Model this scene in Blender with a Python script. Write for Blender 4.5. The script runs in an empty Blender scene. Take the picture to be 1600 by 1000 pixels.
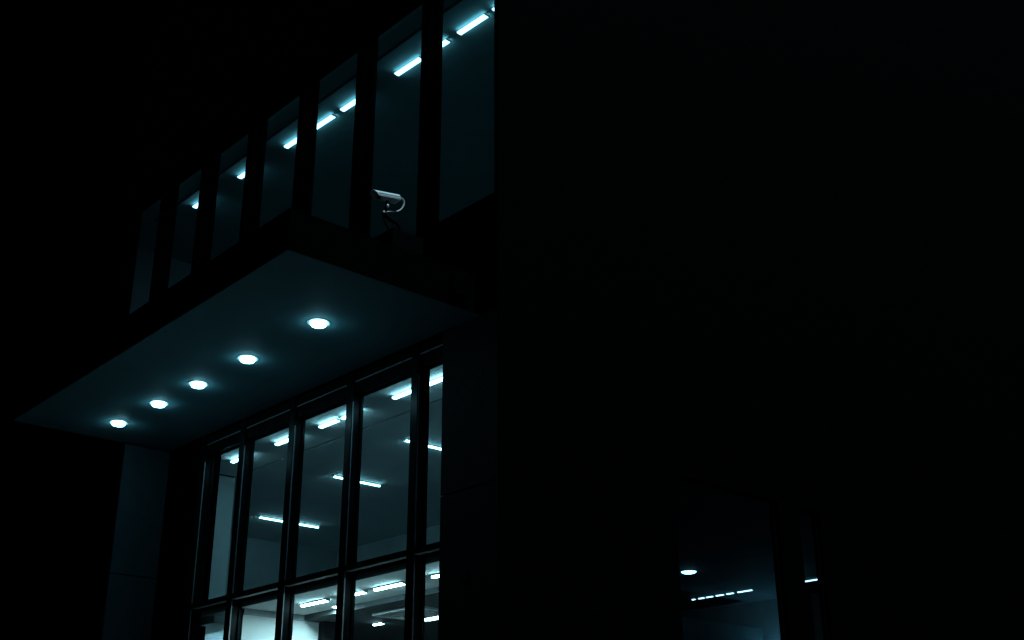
import bpy, bmesh, math, random
from mathutils import Vector, Matrix

random.seed(4)
scene = bpy.context.scene
COL = scene.collection

# ------------------------------------------------------------------ camera
F_PX, YAW, PITCH, ROLL = 1870.44, -0.826974, 0.392033, -0.005952
CAM = Vector((7.93434, -7.13039, 1.6))
fw = Vector((math.sin(YAW) * math.cos(PITCH), math.cos(YAW) * math.cos(PITCH), math.sin(PITCH)))
rt = Vector((math.cos(YAW), -math.sin(YAW), 0))
up = rt.cross(fw)
r2 = rt * math.cos(ROLL) + up * math.sin(ROLL)
u2 = up * math.cos(ROLL) - rt * math.sin(ROLL)
cd = bpy.data.cameras.new('camera')
cam = bpy.data.objects.new('camera', cd)
COL.objects.link(cam)
m = Matrix((r2, u2, -fw)).transposed().to_4x4()
m.translation = CAM
cam.matrix_world = m
cd.sensor_width = 36
cd.lens = F_PX / 1600 * 36
cd.clip_end = 2000
scene.camera = cam

# ------------------------------------------------------------------ night sky and moonlight
SUN_DIR = Vector((0.32, 0.12, 0.94)).normalized()      # towards the moon
w = bpy.data.worlds.new('World')
scene.world = w
w.use_nodes = True
nt = w.node_tree
sky = nt.nodes.new('ShaderNodeTexSky')
sky.sky_type = 'NISHITA'
sky.sun_disc = False
sky.sun_elevation = math.asin(SUN_DIR.z)
sky.sun_rotation = math.atan2(SUN_DIR.x, SUN_DIR.y)
nt.links.new(sky.outputs[0], nt.nodes['Background'].inputs[0])
nt.nodes['Background'].inputs[1].default_value = 0.00001
sd = bpy.data.lights.new('moonlight', 'SUN')
sd.energy = 2.8
sd.angle = math.radians(0.5)
sd.color = (0.5, 0.86, 1.0)
so = bpy.data.objects.new('moonlight', sd)
so.rotation_euler = SUN_DIR.to_track_quat('Z', 'Y').to_euler()
COL.objects.link(so)

vs = scene.view_settings
vs.view_transform = 'Standard'
vs.look = 'None'
vs.exposure = 0
vs.gamma = 1
vs.use_curve_mapping = False
scene.cycles.use_denoising = True
scene.cycles.max_bounces = 10
scene.cycles.diffuse_bounces = 5
scene.cycles.transparent_max_bounces = 24
scene.cycles.caustics_reflective = False
scene.cycles.sample_clamp_indirect = 4.0

# ------------------------------------------------------------------ materials
def mat(name, col, rough=0.5, metal=0.0, spec=0.5, var=0.25, scale=6.0, bump=0.0, stretch=(1, 1, 1), rvar=0.12):
    m = bpy.data.materials.new(name)
    m.use_nodes = True
    n, l = m.node_tree.nodes, m.node_tree.links
    b = n['Principled BSDF']
    b.inputs['Metallic'].default_value = metal
    b.inputs['Specular IOR Level'].default_value = spec
    tc = n.new('ShaderNodeTexCoord')
    mp = n.new('ShaderNodeMapping')
    mp.inputs['Scale'].default_value = stretch
    l.new(tc.outputs['Object'], mp.inputs[0])
    nz = n.new('ShaderNodeTexNoise')
    nz.inputs['Scale'].default_value = scale
    nz.inputs['Detail'].default_value = 6
    nz.inputs['Roughness'].default_value = 0.65
    l.new(mp.outputs[0], nz.inputs['Vector'])
    mr = n.new('ShaderNodeMapRange')
    mr.inputs[1].default_value = 0.3
    mr.inputs[2].default_value = 0.7
    mr.inputs[3].default_value = 1 - var
    mr.inputs[4].default_value = 1 + var
    l.new(nz.outputs['Fac'], mr.inputs[0])
    mx = n.new('ShaderNodeVectorMath')
    mx.operation = 'SCALE'
    mx.inputs[0].default_value = col
    l.new(mr.outputs[0], mx.inputs['Scale'])
    l.new(mx.outputs[0], b.inputs['Base Color'])
    rr = n.new('ShaderNodeMapRange')
    rr.inputs[1].default_value = 0.3
    rr.inputs[2].default_value = 0.7
    rr.inputs[3].default_value = max(0.02, rough - rvar)
    rr.inputs[4].default_value = min(1, rough + rvar)
    l.new(nz.outputs['Fac'], rr.inputs[0])
    l.new(rr.outputs[0], b.inputs['Roughness'])
    if bump:
        bp = n.new('ShaderNodeBump')
        bp.inputs['Strength'].default_value = bump
        bp.inputs['Distance'].default_value = 0.01
        l.new(nz.outputs['Fac'], bp.inputs['Height'])
        l.new(bp.outputs[0], b.inputs['Normal'])
    return m


def glow(name, col, strength):
    m = bpy.data.materials.new(name)
    m.use_nodes = True
    n, l = m.node_tree.nodes, m.node_tree.links
    n.remove(n['Principled BSDF'])
    e = n.new('ShaderNodeEmission')
    e.inputs[0].default_value = (*col, 1)
    e.inputs[1].default_value = strength
    l.new(e.outputs[0], n['Material Output'].inputs[0])
    return m


def glass(name, tint, f0=0.0004, rough=0.0):
    m = bpy.data.materials.new(name)
    m.use_nodes = True
    n, l = m.node_tree.nodes, m.node_tree.links
    n.remove(n['Principled BSDF'])
    t = n.new('ShaderNodeBsdfTransparent')
    t.inputs[0].default_value = (*tint, 1)
    g = n.new('ShaderNodeBsdfGlossy')
    g.inputs['Roughness'].default_value = rough
    lw = n.new('ShaderNodeLayerWeight')
    lw.inputs[0].default_value = 0.5
    pw = n.new('ShaderNodeMath')
    pw.operation = 'POWER'
    pw.inputs[1].default_value = 12.0   # anti-reflective coated panes
    l.new(lw.outputs['Facing'], pw.inputs[0])
    fr = n.new('ShaderNodeMath')
    fr.operation = 'MULTIPLY_ADD'
    fr.inputs[1].default_value = 1 - f0
    fr.inputs[2].default_value = f0
    l.new(pw.outputs[0], fr.inputs[0])
    mx = n.new('ShaderNodeMixShader')
    l.new(fr.outputs[0], mx.inputs[0])
    l.new(t.outputs[0], mx.inputs[1])
    l.new(g.outputs[0], mx.inputs[2])
    l.new(mx.outputs[0], n['Material Output'].inputs[0])
    return m


TEAL = (0.24, 0.72, 1.0)
M = dict(
    stone=mat('black_granite', (0.0005, 0.00055, 0.0006), 0.85, spec=0.005, var=0.2, scale=60),
    stone_grey=mat('charcoal_stone', (0.010, 0.0108, 0.0115), 0.6, spec=0.05, var=0.2, scale=14, bump=0.05),
    panel=mat('grey_render_panel', (0.026, 0.047, 0.053), 0.7, spec=0.1, var=0.15, scale=5, bump=0.05),
    frame=mat('black_aluminium', (0.0035, 0.0038, 0.0042), 0.26, spec=0.05, rvar=0.04, var=0.3, scale=9, stretch=(1, 1, 0.15)),
    frame_up=mat('matt_black_frame', (0.003, 0.0032, 0.0035), 0.6, spec=0.01, var=0.3, scale=9),
    trim=mat('satin_aluminium', (0.20, 0.21, 0.22), 0.45, metal=0.5, var=0.2, scale=20),
    canopy=mat('black_coated_steel', (0.0006, 0.00065, 0.0007), 0.85, spec=0.005, var=0.2, scale=8),
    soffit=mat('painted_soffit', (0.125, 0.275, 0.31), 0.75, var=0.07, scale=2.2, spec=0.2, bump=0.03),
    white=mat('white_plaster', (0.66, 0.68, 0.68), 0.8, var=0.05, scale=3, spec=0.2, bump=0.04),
    grey=mat('grey_plaster', (0.34, 0.36, 0.37), 0.8, var=0.08, scale=3, spec=0.2),
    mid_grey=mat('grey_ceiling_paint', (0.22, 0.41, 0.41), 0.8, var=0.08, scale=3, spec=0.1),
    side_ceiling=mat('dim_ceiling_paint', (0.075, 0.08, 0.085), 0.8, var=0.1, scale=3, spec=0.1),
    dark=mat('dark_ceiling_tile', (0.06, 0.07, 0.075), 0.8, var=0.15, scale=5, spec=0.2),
    floor=mat('grey_carpet', (0.26, 0.27, 0.28), 0.9, var=0.2, scale=40, spec=0.1),
    pale_floor=mat('pale_stone_floor', (0.36, 0.37, 0.37), 0.5, var=0.15, scale=4, spec=0.3),
    paving=mat('concrete_paving', (0.014, 0.0145, 0.015), 0.85, var=0.25, scale=1.3, spec=0.2, bump=0.2),
    ring=mat('lamp_ring_paint', (0.30, 0.31, 0.32), 0.4, metal=0.0, var=0.15, scale=30),
    housing=mat('white_lamp_housing', (0.62, 0.63, 0.64), 0.45, var=0.05, scale=20),
    cam_white=mat('white_enamel', (0.84, 0.86, 0.87), 0.38, var=0.10, scale=18),
    cam_dark=mat('black_plastic', (0.0016, 0.0016, 0.0018), 0.7, spec=0.01, var=0.2, scale=30),
    bracket=mat('dark_grey_casting', (0.0035, 0.0037, 0.004), 0.6, spec=0.03, var=0.2, scale=25),
    rubber=mat('white_cable', (0.62, 0.63, 0.63), 0.5, var=0.06, scale=30),
    curtain=mat('dark_curtain', (0.05, 0.055, 0.06), 0.9, var=0.2, scale=30),
    glass=glass('clear_glass', (0.90, 0.955, 0.96)),
    glass_up=glass('tinted_glass', (0.84, 0.92, 0.94)),
    lens=glass('lens_glass', (0.25, 0.27, 0.3)),
    tube_up=glow('tube_upper', (0.34, 0.78, 1.0), 6.0),
    tube_mid=glow('tube_middle', (0.34, 0.83, 1.0), 16.0),
    tube_cross=glow('tube_cross', (0.30, 0.82, 1.0), 20.0),
    tube_low=glow('tube_ground', (0.48, 0.9, 1.0), 66.0),
    spot_low=glow('spot_ground', (0.6, 0.95, 1.0), 2400.0),
    down=glow('downlight', (0.28, 0.80, 1.0), 27.0),
    disc=glow('disc_lamp', (0.24, 0.72, 1.0), 14.0),
    nook_fill=glow('nook_fill', (0.4, 0.85, 1.0), 50.0),
    tube_side=glow('tube_side', (0.40, 0.82, 1.0), 4.5),
    wash_side=glow('wash_side', (0.2, 0.7, 1.0), 170.0),
)


# ------------------------------------------------------------------ mesh helpers
def link(name, me, material, parent=None):
    o = bpy.data.objects.new(name, me)
    COL.objects.link(o)
    if material is not None:
        me.materials.append(M[material])
    if parent is not None:
        o.parent = parent
        o.matrix_parent_inverse = parent.matrix_world.inverted()
    return o


def bm_box(bm, x0, x1, y0, y1, z0, z1, bev=0.0):
    r = bmesh.ops.create_cube(bm, size=1)
    for v in r['verts']:
        v.co = Vector(((x0 + x1) / 2 + v.co.x * (x1 - x0), (y0 + y1) / 2 + v.co.y * (y1 - y0), (z0 + z1) / 2 + v.co.z * (z1 - z0)))
    if bev:
        es = list({e for v in r['verts'] for e in v.link_edges})
        bmesh.ops.bevel(bm, geom=es, offset=bev, segments=1, affect='EDGES')


def done(name, bm, material, parent=None, smooth=False):
    bmesh.ops.recalc_face_normals(bm, faces=bm.faces)
    me = bpy.data.meshes.new(name)
    bm.to_mesh(me)
    bm.free()
    if smooth:
        for p in me.polygons:
            p.use_smooth = True
    return link(name, me, material, parent)


def box(name, x0, x1, y0, y1, z0, z1, material, parent=None, bev=0.0):
    bm = bmesh.new()
    bm_box(bm, x0, x1, y0, y1, z0, z1, bev)
    return done(name, bm, material, parent)


def boxes(name, lst, material, parent=None, bev=0.0):
    bm = bmesh.new()
    for b in lst:
        bm_box(bm, *b, bev)
    return done(name, bm, material, parent)


def bm_tube(bm, pts, rad, n=10, caps=True):
    pts = [Vector(p) for p in pts]
    rads = rad if isinstance(rad, (list, tuple)) else [rad] * len(pts)
    rings = []
    prev = None
    for i, p in enumerate(pts):
        d = (pts[min(i + 1, len(pts) - 1)] - pts[max(i - 1, 0)]).normalized()
        if prev is None:
            a = d.orthogonal().normalized()
        else:
            a = (prev - d * prev.dot(d)).normalized()
        prev = a
        b = d.cross(a)
        rings.append([bm.verts.new(p + (a * math.cos(t) + b * math.sin(t)) * rads[i]) for t in [2 * math.pi * k / n for k in range(n)]])
    for r0, r1 in zip(rings, rings[1:]):
        for k in range(n):
            bm.faces.new((r0[k], r0[(k + 1) % n], r1[(k + 1) % n], r1[k]))
    if caps:
        bm.faces.new(rings[0][::-1])
        bm.faces.new(rings[-1])


def bm_lathe(bm, prof, c, n=40):
    """profile of (radius, z) turned about the vertical through c"""
    c = Vector(c)
    rings = []
    for r, z in prof:
        if r < 1e-6:
            rings.append([bm.verts.new(c + Vector((0, 0, z)))])
        else:
            rings.append([bm.verts.new(c + Vector((r * math.cos(2 * math.pi * k / n), r * math.sin(2 * math.pi * k / n), z))) for k in range(n)])
    for a, b in zip(rings, rings[1:]):
        for k in range(n):
            k2 = (k + 1) % n
            if len(a) == 1:
                bm.faces.new((a[0], b[k], b[k2]))
            elif len(b) == 1:
                bm.faces.new((a[k], a[k2], b[0]))
            else:
                bm.faces.new((a[k], a[k2], b[k2], b[k]))


def thing(name, loc, label, cat, group=None):
    o = bpy.data.objects.new(name, None)
    o.location = loc
    o.empty_display_size = 0.2
    COL.objects.link(o)
    o.matrix_world = Matrix.Translation(Vector(loc))
    o['label'] = label
    o['category'] = cat
    if group:
        o['group'] = group
    return o


# ------------------------------------------------------------------ the ground
g = box('ground', -120, 120, -120, 120, -0.5, 0.0, 'paving')
g['kind'] = 'structure'

# ------------------------------------------------------------------ the building
B = thing('office_building', (0, 0, 0), 'dark office block with lit glazed front, canopy and corner pillar at night', 'building')

# --- shell: side face (x = 0) with two window openings
WZ0, WZ1 = 2.3, 4.94
S1, S2 = (2.49, 4.32), (4.73, 5.16)
XS0, XS1 = -0.11, -0.003
for a in ((0.30, S1[0]), (S1[1], S2[0]), (S2[1], 22.0)):
    box('side_wall', XS0, XS1, a[0], a[1], 0.0, WZ1, 'stone', B)
box('side_wall', XS0, XS1, 0.30, 22.0, WZ1, 30.2, 'stone', B)
box('side_wall', -0.016, XS1, 0.001, 0.299, 0.0, 30.19, 'stone', B)
for a in (S1, S2):
    box('side_wall', XS0, XS1, a[0], a[1], 0.0, WZ0, 'stone', B)
    wf = bmesh.new()
    bm_box(wf, -0.10, -0.05, a[0], a[0] + 0.035, WZ0, WZ1)
    bm_box(wf, -0.10, -0.05, a[1] - 0.035, a[1], WZ0, WZ1)
    bm_box(wf, -0.10, -0.05, a[0] + 0.035, a[1] - 0.035, WZ0, WZ0 + 0.04)
    bm_box(wf, -0.10, -0.05, a[0] + 0.035, a[1] - 0.035, WZ1 - 0.035, WZ1)
    wo = done('side_window', wf, 'frame_up', B)
    box('pane', -0.080, -0.070, a[0] + 0.037, a[1] - 0.037, WZ0 + 0.042, WZ1 - 0.037, 'glass_up', wo)

# --- front: corner pillar of stone panels, joints recessed
box('pillar_core', -0.80, -0.02, 0.02, 0.29, 0.0, 6.60, 'stone', B)
for z0, z1 in ((0.0, 1.47), (1.482, 2.955), (2.967, 4.431), (4.443, 6.59)):
    box('stone_panel', -0.85, -0.017, 0.0, 0.019, z0, z1, 'stone_grey', B, 0.003)
    box('stone_panel', -0.85, -0.801, 0.0195, 0.29, z0, z1, 'stone_grey', B, 0.003)
# wall left of the glazing and the projecting left pier
box('front_wall', -6.62, -5.76, 0.0, 0.30, 0.0, 6.60, 'stone', B)
box('pier_core', -9.20, -6.63, -0.62, 0.30, 0.0, 6.12, 'stone', B)
for z0, z1 in ((0.0, 1.47), (1.482, 2.955), (2.967, 4.431), (4.443, 6.12)):
    box('render_panel', -6.629, -6.60, -0.64, -0.004, z0, z1, 'panel', B, 0.003)
    box('stone_panel', -9.20, -6.63, -0.64, -0.621, z0, z1, 'stone', B, 0.003)
box('front_wall', -14.0, -9.21, 0.0, 0.30, 0.0, 30.2, 'stone', B)
box('front_wall', -9.209, -6.63, 0.0, 0.29, 6.125, 6.60, 'stone', B)
# spandrel between canopy and upper glazing, wall above it, roof
box('spandrel_core', -9.20, -0.02, 0.03, 0.30, 6.61, 7.40, 'stone', B)
for i in range(7):
    xr = -0.017 if i == 0 else -0.06 - 1.303 * i
    xl = max(-9.20, -0.06 - 1.303 * (i + 1))
    box('spandrel_panel', xl + 0.006, xr - (0.006 if i else 0), 0.0, 0.029, 6.61, 7.395, 'stone', B, 0.003)
box('head_beam', -6.61, -0.02, 0.0, 0.29, 6.20, 6.60, 'stone', B)
box('upper_wall', -9.20, -0.02, 0.03, 0.18, 10.805, 30.2, 'stone', B)
for i in range(7):
    xr = -0.017 if i == 0 else -0.06 - 1.303 * i
    xl = max(-9.20, -0.06 - 1.303 * (i + 1))
    for z0, z1 in ((10.805, 13.4), (13.412, 16.2), (16.212, 19.0)):
        box('wall_panel', xl + 0.006, xr - (0.006 if i else 0), 0.0, 0.029, z0, z1, 'stone_grey', B, 0.003)
box('roof', -14.0, 0.0, 0.0, 22.0, 30.2, 30.5, 'stone', B)
box('rear_wall', -14.0, 0.0, 21.7, 22.0, 0.0, 30.19, 'stone', B)
box('end_wall', -14.0, -13.7, 0.31, 21.69, 0.0, 30.19, 'stone', B)

# --- canopy
def prism(name, quad, z0, z1, material, parent):
    bm = bmesh.new()
    lo = [bm.verts.new((x, y, z0)) for x, y in quad]
    hi = [bm.verts.new((x, y, z1)) for x, y in quad]
    bm.faces.new(lo[::-1])
    bm.faces.new(hi)
    for k in range(4):
        bm.faces.new((lo[k], lo[(k + 1) % 4], hi[(k + 1) % 4], hi[k]))
    return done(name, bm, material, parent)


cq = [(-0.258, -2.232), (-0.258, -0.004), (-6.665, -0.004), (-6.690, -2.112)]
can = prism('canopy', [(-0.262, -2.227), (-0.262, -0.005), (-6.66, -0.005), (-6.685, -2.107)], 6.165, 6.53, 'canopy', B)
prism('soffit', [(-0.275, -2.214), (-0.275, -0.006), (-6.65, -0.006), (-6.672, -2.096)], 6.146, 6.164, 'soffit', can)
prism('fascia', [(-0.258, -2.236), (-0.258, -2.2275), (-6.69, -2.1075), (-6.69, -2.116)], 6.140, 6.545, 'canopy', can)
prism('fascia', [(-0.257, -2.2272), (-0.257, -0.004), (-0.2618, -0.004), (-0.2618, -2.2272)], 6.140, 6.545, 'canopy', can)
prism('fascia', [(-6.6605, -0.004), (-6.668, -0.004), (-6.694, -2.107), (-6.6865, -2.107)], 6.140, 6.545, 'canopy', can)

# --- lower glazing (glass plane y = 0.13, frames proud of it)
GY = 0.13
lm = [-5.755, -4.79, -3.672, -2.522, -1.365]           # left edges of the mullions
MW = 0.115
HEAD, TR0, TR1 = 5.882, 3.945, 4.003
for x in lm:
    mu = boxes('mullion', [(x, x + MW, 0.002, GY + 0.012, 0.0, 6.14)], 'frame', B, 0.004)
    box('cover_strip', x + MW + 0.0003, x + MW + 0.0045, 0.010, 0.022, 0.0, 5.79, 'trim', mu)
bays = []
for i, x in enumerate(lm):
    x0 = x + MW
    x1 = lm[i + 1] if i + 1 < len(lm) else -0.851
    bays.append((x0, x1))
    box('head_panel', x0 + 0.001, x1 - 0.001, 0.03, GY + 0.011, HEAD, 6.139, 'frame', B, 0.003)
    box('head_trim', x0 + 0.003, x1 - 0.003, 0.0215, 0.0295, 6.012, 6.026, 'trim', B)
    box('transom', x0 + 0.001, x1 - 0.001, 0.004, GY + 0.011, TR0, TR1, 'frame', B, 0.003)
    box('transom_lit_strip', x0 + 0.003, x1 - 0.003, 0.02, 0.075, TR0 - 0.005, TR0 - 0.0004, 'housing', B)  # pale strip put in for the lit look of the transom's underside
    for z0, z1 in ((0.12, TR0), (TR1, HEAD)):
        wf = bmesh.new()
        f = 0.022
        ft = 0.012 if z0 > 1 else 0.03
        bm_box(wf, x0 + 0.001, x0 + f, GY - 0.02, GY + 0.0115, z0 + 0.001, z1 - 0.001)
        bm_box(wf, x1 - f, x1 - 0.001, GY - 0.02, GY + 0.0115, z0 + 0.001, z1 - 0.001)
        bm_box(wf, x0 + f, x1 - f, GY - 0.02, GY + 0.0115, z0 + 0.001, z0 + f)
        bm_box(wf, x0 + f, x1 - f, GY - 0.02, GY + 0.0115, z1 - ft, z1 - 0.001)
        wo = done('window', wf, 'frame', B)
        box('pane', x0 + f, x1 - f, GY - 0.005, GY + 0.005, z0 + f, z1 - ft, 'glass', wo)
    box('plinth', x0, x1, 0.0, 0.2, 0.0, 0.118, 'stone', B)

# --- upper glazing (glass plane y = 0.17)
UY = 0.17
UZ0, UZ1 = 7.437, 10.62
um = [-0.062, -1.348, -2.650, -3.962, -5.262, -6.575, -7.845]
for i, x in enumerate(um):
    wdt = 0.115 if i else 0.045
    mu = box('mullion', x, x + wdt, -0.002, UY + 0.06, 7.402, 10.80, 'frame_up', B, 0.004)
    if i:
        box('cover_strip', x + wdt + 0.0003, x + wdt + 0.004, 0.02, 0.028, 7.44, 10.6, 'bracket', mu)
box('end_frame', -9.20, -9.0, 0.0, UY + 0.06, 7.402, 10.80, 'frame_up', B)
for i, x in enumerate(um):
    x1 = x
    x0 = um[i + 1] + 0.115 if i + 1 < len(um) else -8.999
    wf = bmesh.new()
    f = 0.02
    bm_box(wf, x0 + 0.001, x0 + f, UY - 0.03, UY + 0.03, UZ0, UZ1)
    bm_box(wf, x1 - f, x1 - 0.001, UY - 0.03, UY + 0.03, UZ0, UZ1)
    bm_box(wf, x0 + 0.001, x1 - 0.001, 0.004, UY + 0.05, 7.403, UZ0)
    bm_box(wf, x0 + 0.001, x1 - 0.001, 0.004, 0.12, UZ1, 10.799)
    wo = done('window', wf, 'frame_up', B)
    box('pane', x0 + f, x1 - f, UY, UY + 0.010, UZ0, UZ1, 'glass_up', wo)

# --- ground floor rooms
def ell(name, x0, y0, z0, z1, material, x1=-0.56, yn=2.20, xc=-3.11, yf=4.99):
    quad = [(x0, y0), (x1, y0), (x1, yn), (xc, yn), (xc, yf), (x0, yf)]
    bm = bmesh.new()
    lo = [bm.verts.new((x, y, z0)) for x, y in quad]
    hi = [bm.verts.new((x, y, z1)) for x, y in quad]
    bm.faces.new(lo[::-1])
    bm.faces.new(hi)
    for k in range(6):
        bm.faces.new((lo[k], lo[(k + 1) % 6], hi[(k + 1) % 6], hi[k]))
    return done(name, bm, material, B)


GC = 3.858
ell('ground_floor_slab', -9.31, 0.21, 0.002, 0.10, 'pale_floor')
ell('floor_slab', -9.255, GY + 0.016, 3.885, 3.995, 'grey')
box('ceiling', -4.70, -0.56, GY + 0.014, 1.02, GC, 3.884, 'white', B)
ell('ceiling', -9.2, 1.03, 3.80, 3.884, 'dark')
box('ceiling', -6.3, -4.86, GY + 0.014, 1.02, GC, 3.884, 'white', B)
box('partition', -4.85, -4.715, GY + 0.07, 1.26, 0.11, 3.857, 'white', B)
box('cornice', -4.7145, -4.69, GY + 0.07, 1.26, 3.79, 3.8565, 'grey', B)
box('partition', -4.85, -4.60, 1.262, 1.42, 0.11, 3.799, 'stone_grey', B)
box('partition', -6.45, -6.31, GY + 0.07, 1.40, 0.11, 3.857, 'white', B)
box('partition', -6.30, -4.86, 1.25, 1.40, 0.11, 3.857, 'white', B)
box('bulkhead', -6.305, -5.40, 0.205, 0.64, 3.77, 3.8575, 'white', B)
box('partition', -0.55, -0.42, GY + 0.18, 2.2, 0.11, 5.964, 'white', B)
box('partition', -9.9, -3.12, 5.0, 5.14, 0.11, 5.964, 'white', B)
box('partition', -3.11, -2.98, 2.34, 5.14, 0.11, 5.964, 'white', B)
box('partition', -3.11, -0.42, 2.201, 2.335, 0.11, 5.964, 'white', B)
box('partition', -9.5, -9.32, 0.31, 5.14, 0.11, 3.80, 'dark', B)

# --- first floor room: front strip of ceiling, groove with a dark strip for its shade, deep ceiling
FC = 5.965
box('ceiling', -6.61, -0.56, GY + 0.014, 0.995, FC, 6.03, 'white', B)
box('gap_shade_strip', -6.61, -0.56, 0.9955, 1.0195, FC + 0.012, 6.029, 'cam_dark', B)  # dark strip filling the groove in place of its shade
box('gap_shade_strip', -6.6145, -6.605, GY + 0.18, 0.99, FC - 0.016, FC - 0.0004, 'cam_dark', B)  # dark strip on the wall top, shade under the ceiling put in as colour
ell('ceiling', -9.90, 1.02, FC, 6.03, 'white')
ell('carpet', -9.89, GY + 0.07, 3.996, 4.004, 'floor')
box('partition', -6.75, -6.615, GY + 0.18, 1.007, 4.005, 6.03, 'white', B)
box('partition', -9.90, -6.755, 0.925, 1.007, 4.005, 5.964, 'grey', B)
box('partition', -10.05, -9.905, 0.85, 5.14, 3.997, 6.03, 'grey', B)
ell('floor_slab', -10.0, 0.31, 6.04, 6.12, 'grey')

# --- upper corridor
UC = 10.75
box('floor_slab', -10.4, -0.30, 0.31, 4.5, 7.20, 7.40, 'white', B)
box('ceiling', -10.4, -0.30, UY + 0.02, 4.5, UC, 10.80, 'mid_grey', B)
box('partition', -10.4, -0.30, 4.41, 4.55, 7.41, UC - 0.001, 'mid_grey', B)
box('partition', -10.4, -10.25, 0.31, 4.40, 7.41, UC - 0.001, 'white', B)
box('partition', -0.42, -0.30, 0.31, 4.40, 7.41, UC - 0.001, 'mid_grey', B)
box('curtain_rail', -9.1, -0.45, 0.50, 0.53, 10.735, 10.7495, 'side_ceiling', B)

# --- side room behind the corner windows
SC = 5.22
box('ceiling', -13.6, -0.30, 5.15, 14.5, SC, 5.32, 'side_ceiling', B)
box('ceiling', -2.97, -0.30, 2.34, 5.149, SC, 5.32, 'side_ceiling', B)
box('ground_floor_slab', -13.6, -0.30, 5.15, 14.5, 0.002, 0.10, 'floor', B)
box('partition', -13.6, -0.30, 11.40, 11.55, 0.11, SC - 0.001, 'grey', B)
box('bulkhead', -8.6, -5.38, 8.6, 11.26, 4.25, 4.70, 'dark', B)
box('partition', -4.44, -4.38, 10.85, 11.399, 0.11, SC - 0.0015, 'dark', B)  # added stub, keeps the wall lamp's glow off the narrow side window
box('hanger', -8.5, -8.3, 8.7, 11.2, 4.701, SC - 0.0005, 'mid_grey', B)
box('partition', -13.6, -13.45, 5.15, 14.39, 0.11, SC - 0.001, 'grey', B)

# ------------------------------------------------------------------ canopy downlights
ordinals = ['nearest the canopy corner', 'second from the near corner', 'third and middle of the row', 'fourth from the near corner', 'farthest at the left end']
for (x, y), w_ in zip([(-1.489, -1.078), (-2.842, -1.075), (-3.929, -1.064), (-4.861, -1.071), (-5.888, -1.086)], ordinals):
    t = thing('downlight', (x, y, 6.146), 'round glowing downlight in the canopy soffit, ' + w_, 'downlight', 'downlights in the canopy soffit')
    bm = bmesh.new()
    bm_lathe(bm, [(0.092, 0.0), (0.093, -0.003), (0.096, -0.0045), (0.120, -0.0045), (0.124, -0.003), (0.125, 0.0)], (x, y, 6.1455))
    done('trim_ring', bm, 'ring', t, True)
    bm = bmesh.new()
    bm_lathe(bm, [(0.080, 0.0), (0.080, -0.018), (0.070, -0.034), (0.04, -0.043), (0.0, -0.046)], (x, y, 6.1455))
    done('lens', bm, 'down', t, True)

# ------------------------------------------------------------------ tube lights
def tube_light(x0, x1, y, z, width, material, label, group, drop=0.035, along='x', cat='tube light', y1=None, name='tube_light', full=False):
    """batten under a ceiling at height z; along x from (x0,y) to (x1,y1) or along y"""
    a = Vector((x0, y, z))
    b = Vector((x1, y if y1 is None else y1, z))
    d = (b - a)
    L = d.length
    t = thing(name, tuple((a + b) / 2), label, cat, group)
    rot = Matrix.Translation((a + b) / 2) @ Matrix.Rotation(math.atan2(d.y, d.x), 4, 'Z')
    bm = bmesh.new()
    hw = 0.22 if full else 0.55
    bm_box(bm, -L / 2, L / 2, -width * hw, width * hw, -drop * (0.42 if full else 0.55), -0.0005, 0.002)
    for s in (-1, 1):
        bm_box(bm, s * (L / 2 - 0.006) - 0.006, s * (L / 2 - 0.006) + 0.006, -width * 0.5, width * 0.5, -drop, -drop * 0.55)
    bm.transform(rot)
    h = done('housing', bm, 'housing', t)
    bm = bmesh.new()
    n = 10
    ring = []
    for s in (-1, 1):
        vs_ = []
        for k in range(n + 1 if not full else 2 * n):
            an = math.pi * k / n
            zc = -drop * 0.56 - math.sin(an) * drop * 0.6 if not full else -drop * 0.74 - math.sin(an) * drop * 0.30
            vs_.append(bm.verts.new((s * (L / 2 - 0.013), math.cos(an) * width * 0.46, zc)))
        ring.append(vs_)
    for k in range(n):
        bm.faces.new((ring[0][k], ring[0][k + 1], ring[1][k + 1], ring[1][k]))
    if full:
        for k in range(n, 2 * n):
            k2 = (k + 1) % (2 * n)
            bm.faces.new((ring[0][k], ring[0][k2], ring[1][k2], ring[1][k]))
    bm.faces.new(ring[0])
    bm.faces.new(ring[1][::-1])
    bm.transform(rot)
    done('diffuser', bm, material, t, False)
    return t


up_y = lambda x: 0.775 + (x + 1.0) * 0.0262
up_lab = {
    0: ('cut off by the corner edge at the top right', -0.92, -0.42),
    1: ('whole in the rightmost pane at the top', -1.55, -1.03),
    2: ('just right of the rightmost thick mullion', -2.21, -1.73),
    3: ('left of the rightmost mullion, above the camera', -2.77, -2.25),
    4: ('at the right edge of the third pane from the corner', -3.95, -3.46),
    5: ('lower one in the third pane from the corner', -4.66, -4.12),
    6: ('at the right edge of the fourth pane', -5.30, -4.80),
    7: ('at the right edge of the fifth pane', -6.53, -6.05),
    8: ('farthest left, smallest of the upper row', -7.84, -7.36),
}
K = (10.70 - 1.6) / (10.5 - 1.6)
for k, (txt, a, b) in up_lab.items():
    ya, yb = (CAM.y + (up_y(q) - 0.03 - CAM.y) * K for q in (a, b))
    a, b = (CAM.x + (q - CAM.x) * K for q in (a, b))
    tube_light(a, b, ya, UC, 0.085, 'tube_up', 'upper corridor tube light ' + txt, 'tube lights of the upper corridor', 0.05, y1=yb, full=True)

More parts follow.
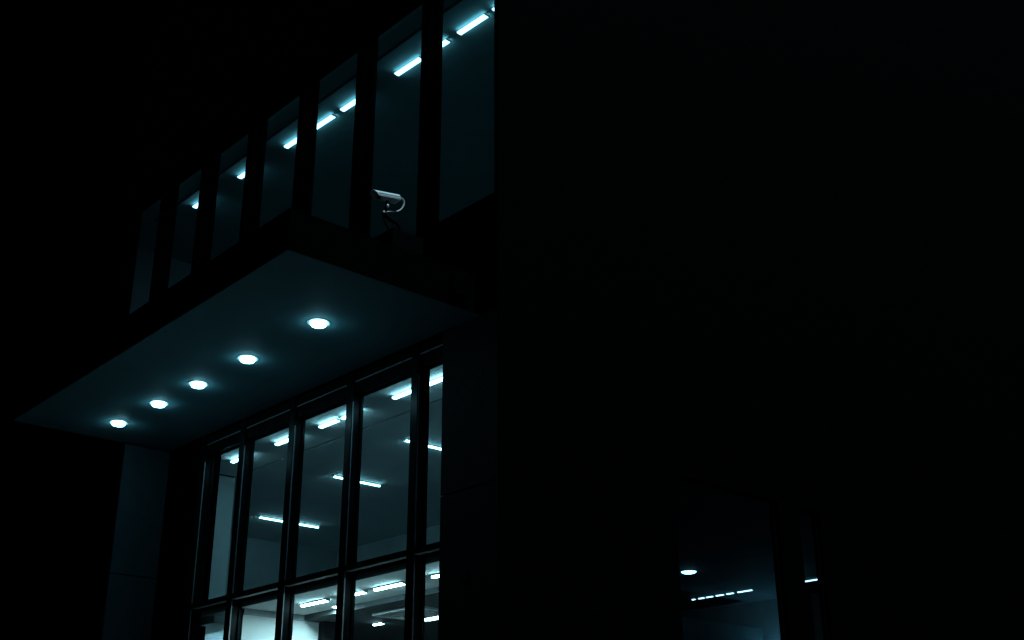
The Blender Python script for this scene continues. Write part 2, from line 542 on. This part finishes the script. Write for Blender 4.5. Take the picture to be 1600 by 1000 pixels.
mid = [('farthest left, half hidden by the first mullion', -5.87, -5.40), ('second from the left, cut by a mullion', -4.79, -4.31),
       ('whole in the middle pane', -3.815, -3.41), ('mostly hidden behind the middle mullion', -3.35, -2.96),
       ('bright at the right of the fourth pane', -2.36, -1.88), ('in the narrow pane beside the corner pillar', -1.80, -1.27)]
for txt, a, b in mid:
    tube_light(a, b, 0.528, FC, 0.065, 'tube_mid', 'first floor tube light ' + txt, 'tube lights along the first floor window', 0.045, full=True)
for txt, x, ya, yb in (('left and lowest, crossing a mullion', -8.42, 2.49, 3.61), ('middle of the three', -5.62, 1.96, 2.77), ('right, running behind the pillar', -3.60, 1.64, 2.50)):
    tube_light(x, x, ya, FC, 0.034, 'tube_cross', 'thin tube light set crosswise on the first floor ceiling, ' + txt, 'crosswise tube lights of the first floor', 0.03, y1=yb)

low = [('first from the left, over the bright wall', -4.02, -3.49), ('second, starting behind a mullion', -3.27, -2.77),
       ('third, ending at the right mullion', -2.61, -2.09), ('in the narrow pane beside the pillar', -1.63, -1.12)]
for txt, a, b in low:
    tube_light(a, b, 0.55, GC, 0.05, 'tube_low', 'ground floor ceiling tube light ' + txt, 'tube lights of the ground floor ceiling', 0.03)
tube_light(-3.62, -3.12, 2.02, 3.80, 0.10, 'tube_low', 'lower bright ground floor light in the narrow pane by the pillar', 'rear ground floor lights', 0.03)
tube_light(-4.40, -4.20, 1.86, 3.80, 0.05, 'tube_low', 'small glinting light on the dark ground floor ceiling', 'rear ground floor lights', 0.02)

tube_light(-6.15, -5.60, 0.80, GC, 0.05, 'nook_fill', 'unseen fill light added behind the bulkhead to brighten the leftmost ground floor pane', 'rear ground floor lights', 0.018)  # added lamp, kept out of sight, brightens the left nook

# recessed wall washer by the bright partition
t = thing('wall_washer', (-3.92, 0.97, GC), 'small recessed spotlight washing the bright ground floor wall', 'spotlight')
bm = bmesh.new()
bm_lathe(bm, [(0.060, -0.004), (0.045, -0.006), (0.044, -0.002), (0.060, -0.0005)], (-3.92, 0.97, GC), 24)
done('trim_ring', bm, 'housing', t, True)
bm = bmesh.new()
bm_lathe(bm, [(0.043, -0.003), (0.03, -0.0045), (0.0, -0.005)], (-3.92, 0.97, GC), 24)
done('lens', bm, 'spot_low', t, True)

# ceiling cassette
t = thing('air_conditioner', (-3.30, 1.72, 3.80), 'square ceiling air conditioner on the dark ground floor ceiling', 'air conditioner')
bm = bmesh.new()
for b in ((-3.72, -2.90, 1.33, 1.37), (-3.72, -2.90, 2.09, 2.13), (-3.72, -3.68, 1.371, 2.089), (-2.94, -2.90, 1.371, 2.089)):
    bm_box(bm, b[0], b[1], b[2], b[3], 3.765, 3.7995, 0.003)
done('frame', bm, 'housing', t)
box('grille', -3.60, -3.02, 1.45, 2.01, 3.775, 3.7993, 'grey', t, 0.004)
for k in range(5):
    box('louvre', -3.57, -3.05, 1.50 + k * 0.1, 1.54 + k * 0.1, 3.768, 3.7748, 'housing', t)

# side room lights
t = thing('disc_light', (-4.44, 8.10, SC), 'glowing round ceiling light in the side window', 'ceiling light')
bm = bmesh.new()
bm_lathe(bm, [(0.115, -0.0005), (0.118, -0.012), (0.095, -0.028), (0.0, -0.036)], (-4.44, 8.10, SC), 32)
done('diffuser', bm, 'disc', t, True)
bm = bmesh.new()
bm_lathe(bm, [(0.121, -0.0005), (0.121, -0.014), (0.132, -0.012), (0.135, -0.0005)], (-4.44, 8.10, SC), 32)
done('rim', bm, 'housing', t, True)
px = [(-6.13, -6.03), (-5.98, -5.82), (-5.80, -5.62), (-5.58, -5.38), (-5.34, -5.16), (-5.10, -4.76)]
names = ['first and shortest at the left end', 'second from the left', 'third from the left', 'fourth from the left', 'fifth from the left', 'last and longest at the right end']
for (a, b), txt in zip(px, names):
    tube_light(a, b, 10.22, SC, 0.04, 'tube_side', 'thin light strip in the side window row, ' + txt, 'row of light strips in the side room', 0.025)
tube_light(-3.72, -3.38, 10.22, SC, 0.04, 'tube_side', 'single light strip in the narrow rightmost side window', 'row of light strips in the side room', 0.025)

t = thing('wall_lamp', (-4.95, 11.33, 3.95), 'lamp on the far wall glowing at the foot of the side window', 'wall lamp')
box('back_plate', -5.05, -4.85, 11.372, 11.399, 3.85, 4.05, 'housing', t, 0.004)
box('shade', -5.04, -4.86, 11.26, 11.3719, 3.88, 3.985, 'housing', t, 0.006)
box('diffuser', -5.02, -4.88, 11.28, 11.36, 3.9851, 3.99, 'wash_side', t)

# ------------------------------------------------------------------ security camera on the canopy
def Pc(px_, py_, x=-0.6):
    return Vector((x, -1.16 + 0.0078 * (px_ - 577), 7.194 + 0.00278 * (px_ - 577) - 0.00702 * (py_ - 305)))


T = thing('security_camera', (-0.6, -0.85, 6.84), 'white bullet security camera on a bracket above the canopy corner', 'security camera')
axis_a = Vector((-0.6, -1.055, 7.222))
axis_b = Vector((-0.6, -0.835, 7.262))
ax = (axis_a - axis_b).normalized()           # towards the lens
side = Vector((1, 0, 0))
upv = side.cross(ax) * -1
if upv.z < 0:
    upv = -upv
L = (axis_a - axis_b).length


def loc(u, s, v):
    return axis_b + ax * u + side * s + upv * v


def extr(name, prof, u0, u1, material, parent, front_slant=0.0, cap=True, smooth=True):
    bm = bmesh.new()
    a = [bm.verts.new(loc(u0, s, v)) for s, v in prof]
    b = [bm.verts.new(loc(u1 + front_slant * v, s, v)) for s, v in prof]
    n = len(prof)
    for k in range(n):
        bm.faces.new((a[k], a[(k + 1) % n], b[(k + 1) % n], b[k]))
    if cap:
        bm.faces.new(a[::-1])
        bm.faces.new(b)
    o = done(name, bm, material, parent)
    return o


def rrect(w_, h_, r, n=5):
    o = []
    for cx, cy, a0 in ((w_ - r, h_ - r, 0), (-w_ + r, h_ - r, 90), (-w_ + r, -h_ + r, 180), (w_ - r, -h_ + r, 270)):
        for k in range(n + 1):
            an = math.radians(a0 + 90 * k / n)
            o.append((cx + r * math.cos(an), cy + r * math.sin(an)))
    return o


body = extr('housing', rrect(0.036, 0.034, 0.020), 0.0, L - 0.015, 'cam_white', T)
extr('front_glass', rrect(0.030, 0.028, 0.016), L - 0.0149, L - 0.008, 'cam_dark', body)
bm = bmesh.new()
bm_tube(bm, [loc(L - 0.0079, 0, 0), loc(L + 0.004, 0, 0)], 0.017, 20)
done('lens', bm, 'cam_dark', body)
extr('rear_cap', rrect(0.033, 0.031, 0.018), -0.016, -0.0002, 'cam_white', body)
# sunshield: an open channel over top and sides, ribbed, slanted at the front
outer, inner = [], []
for s, v in [(0.066, -0.030), (0.067, 0.0), (0.066, 0.028), (0.056, 0.050), (0.036, 0.064), (0.0, 0.068), (-0.036, 0.064), (-0.056, 0.050), (-0.066, 0.028), (-0.067, 0.0), (-0.066, -0.030)]:
    s, v = s * 0.74, v * 0.74
    outer.append((s, v))
    inner.append((s * 0.955, v * 0.955 if v > 0 else v))
hood = extr('sunshield', outer + inner[::-1], -0.02, L + 0.035, 'cam_white', T, front_slant=0.75)
for v, s in ((0.016, 0.0492), (-0.003, 0.0496), (-0.015, 0.0492)):
    for sg in (1, -1):
        bm = bmesh.new()
        bm_tube(bm, [loc(-0.015, sg * s, v), loc(L + 0.02, sg * s, v)], 0.0032, 8)
        done('rib', bm, 'cam_white', hood)
# bracket
bm = bmesh.new()
bm_tube(bm, [loc(0.12, 0, -0.033), loc(0.12, 0, -0.06), Pc(602, 331)], [0.016, 0.014, 0.012], 12)
done('swivel', bm, 'bracket', T, True)
bm = bmesh.new()
bmesh.ops.create_uvsphere(bm, u_segments=12, v_segments=8, radius=0.019)
bm.transform(Matrix.Translation(Pc(603.5, 323.5, -0.575)) @ Matrix.Diagonal((0.8, 0.7, 1.25, 1)))
done('knob', bm, 'cam_white', T, True)
bm = bmesh.new()
bm_tube(bm, [Pc(598, 332, -0.57), Pc(598, 332, -0.63)], 0.011, 10)
done('bolt', bm, 'cam_white', T)
foot = Vector((-0.60, -0.76, 6.86))
bm = bmesh.new()
bm_tube(bm, [Pc(599, 331), Pc(604, 338), Pc(612, 344), Pc(621, 349), Pc(626, 356), Vector((-0.6, -0.765, 6.875))], [0.026, 0.024, 0.020, 0.018, 0.017, 0.018], 12)
done('arm', bm, 'bracket', T, True)
bm = bmesh.new()
bm_tube(bm, [Pc(600, 337), Pc(603, 348), Pc(608, 357), Vector((-0.6, -0.87, 6.875))], 0.010, 8)
done('brace', bm, 'bracket', T, True)
box('mounting_foot', -0.66, -0.54, -0.90, -0.71, 6.851, 6.868, 'bracket', T, 0.004)
# cable loop
ctrl = [Pc(625, 309), Pc(629.0, 311), Pc(631.2, 315), Pc(631.2, 320), Pc(629, 325), Pc(625, 329), Pc(619, 331.3), Pc(611, 331.0), Pc(604, 331.6), Pc(600, 334)]
pts = []
for i in range(len(ctrl) - 1):
    p0, p1, p2, p3 = ctrl[max(i - 1, 0)], ctrl[i], ctrl[i + 1], ctrl[min(i + 2, len(ctrl) - 1)]
    for k in range(5):
        q = k / 5
        pts.append(0.5 * ((2 * p1) + (p2 - p0) * q + (2 * p0 - 5 * p1 + 4 * p2 - p3) * q * q + (3 * p1 - p0 - 3 * p2 + p3) * q ** 3))
pts.append(ctrl[-1])
bm = bmesh.new()
bm_tube(bm, pts, 0.0085, 10)
done('cable', bm, 'rubber', T, True)

mb = box('mounting_box', -0.80, -0.44, -0.98, -0.60, 6.546, 6.85, 'cam_dark', None, 0.006)
mb['label'] = 'black mounting box on the canopy under the security camera'
mb['category'] = 'box'

t = thing('junction_box', (-0.256, -0.3, 6.36), 'small dark junction box on the right side of the canopy near the wall', 'junction box')
box('housing', -0.2565, -0.20, -0.42, -0.20, 6.24, 6.47, 'canopy', t, 0.008)
box('lid', -0.1999, -0.190, -0.41, -0.21, 6.25, 6.46, 'canopy', t, 0.004)

t = thing('wall_plate', (-0.46, 0.0, 3.6), 'small dark oval plate low on the corner pillar', 'plate')
bm = bmesh.new()
bm_lathe(bm, [(0.05, 0.0), (0.05, 0.006), (0.042, 0.011), (0.0, 0.012)], (0, 0, 0), 28)
bm.transform(Matrix.Translation((-0.46, -0.0005, 3.6)) @ Matrix.Rotation(math.radians(90), 4, 'X') @ Matrix.Diagonal((0.75, 1.2, 1, 1)))
done('cover', bm, 'bracket', t, True)
bm = bmesh.new()
bm_lathe(bm, [(0.008, 0.0), (0.008, 0.003), (0.0, 0.0035)], (0, 0, 0), 12)
bm.transform(Matrix.Translation((-0.46, -0.0126, 3.6)) @ Matrix.Rotation(math.radians(90), 4, 'X'))
done('screw', bm, 'trim', t, True)
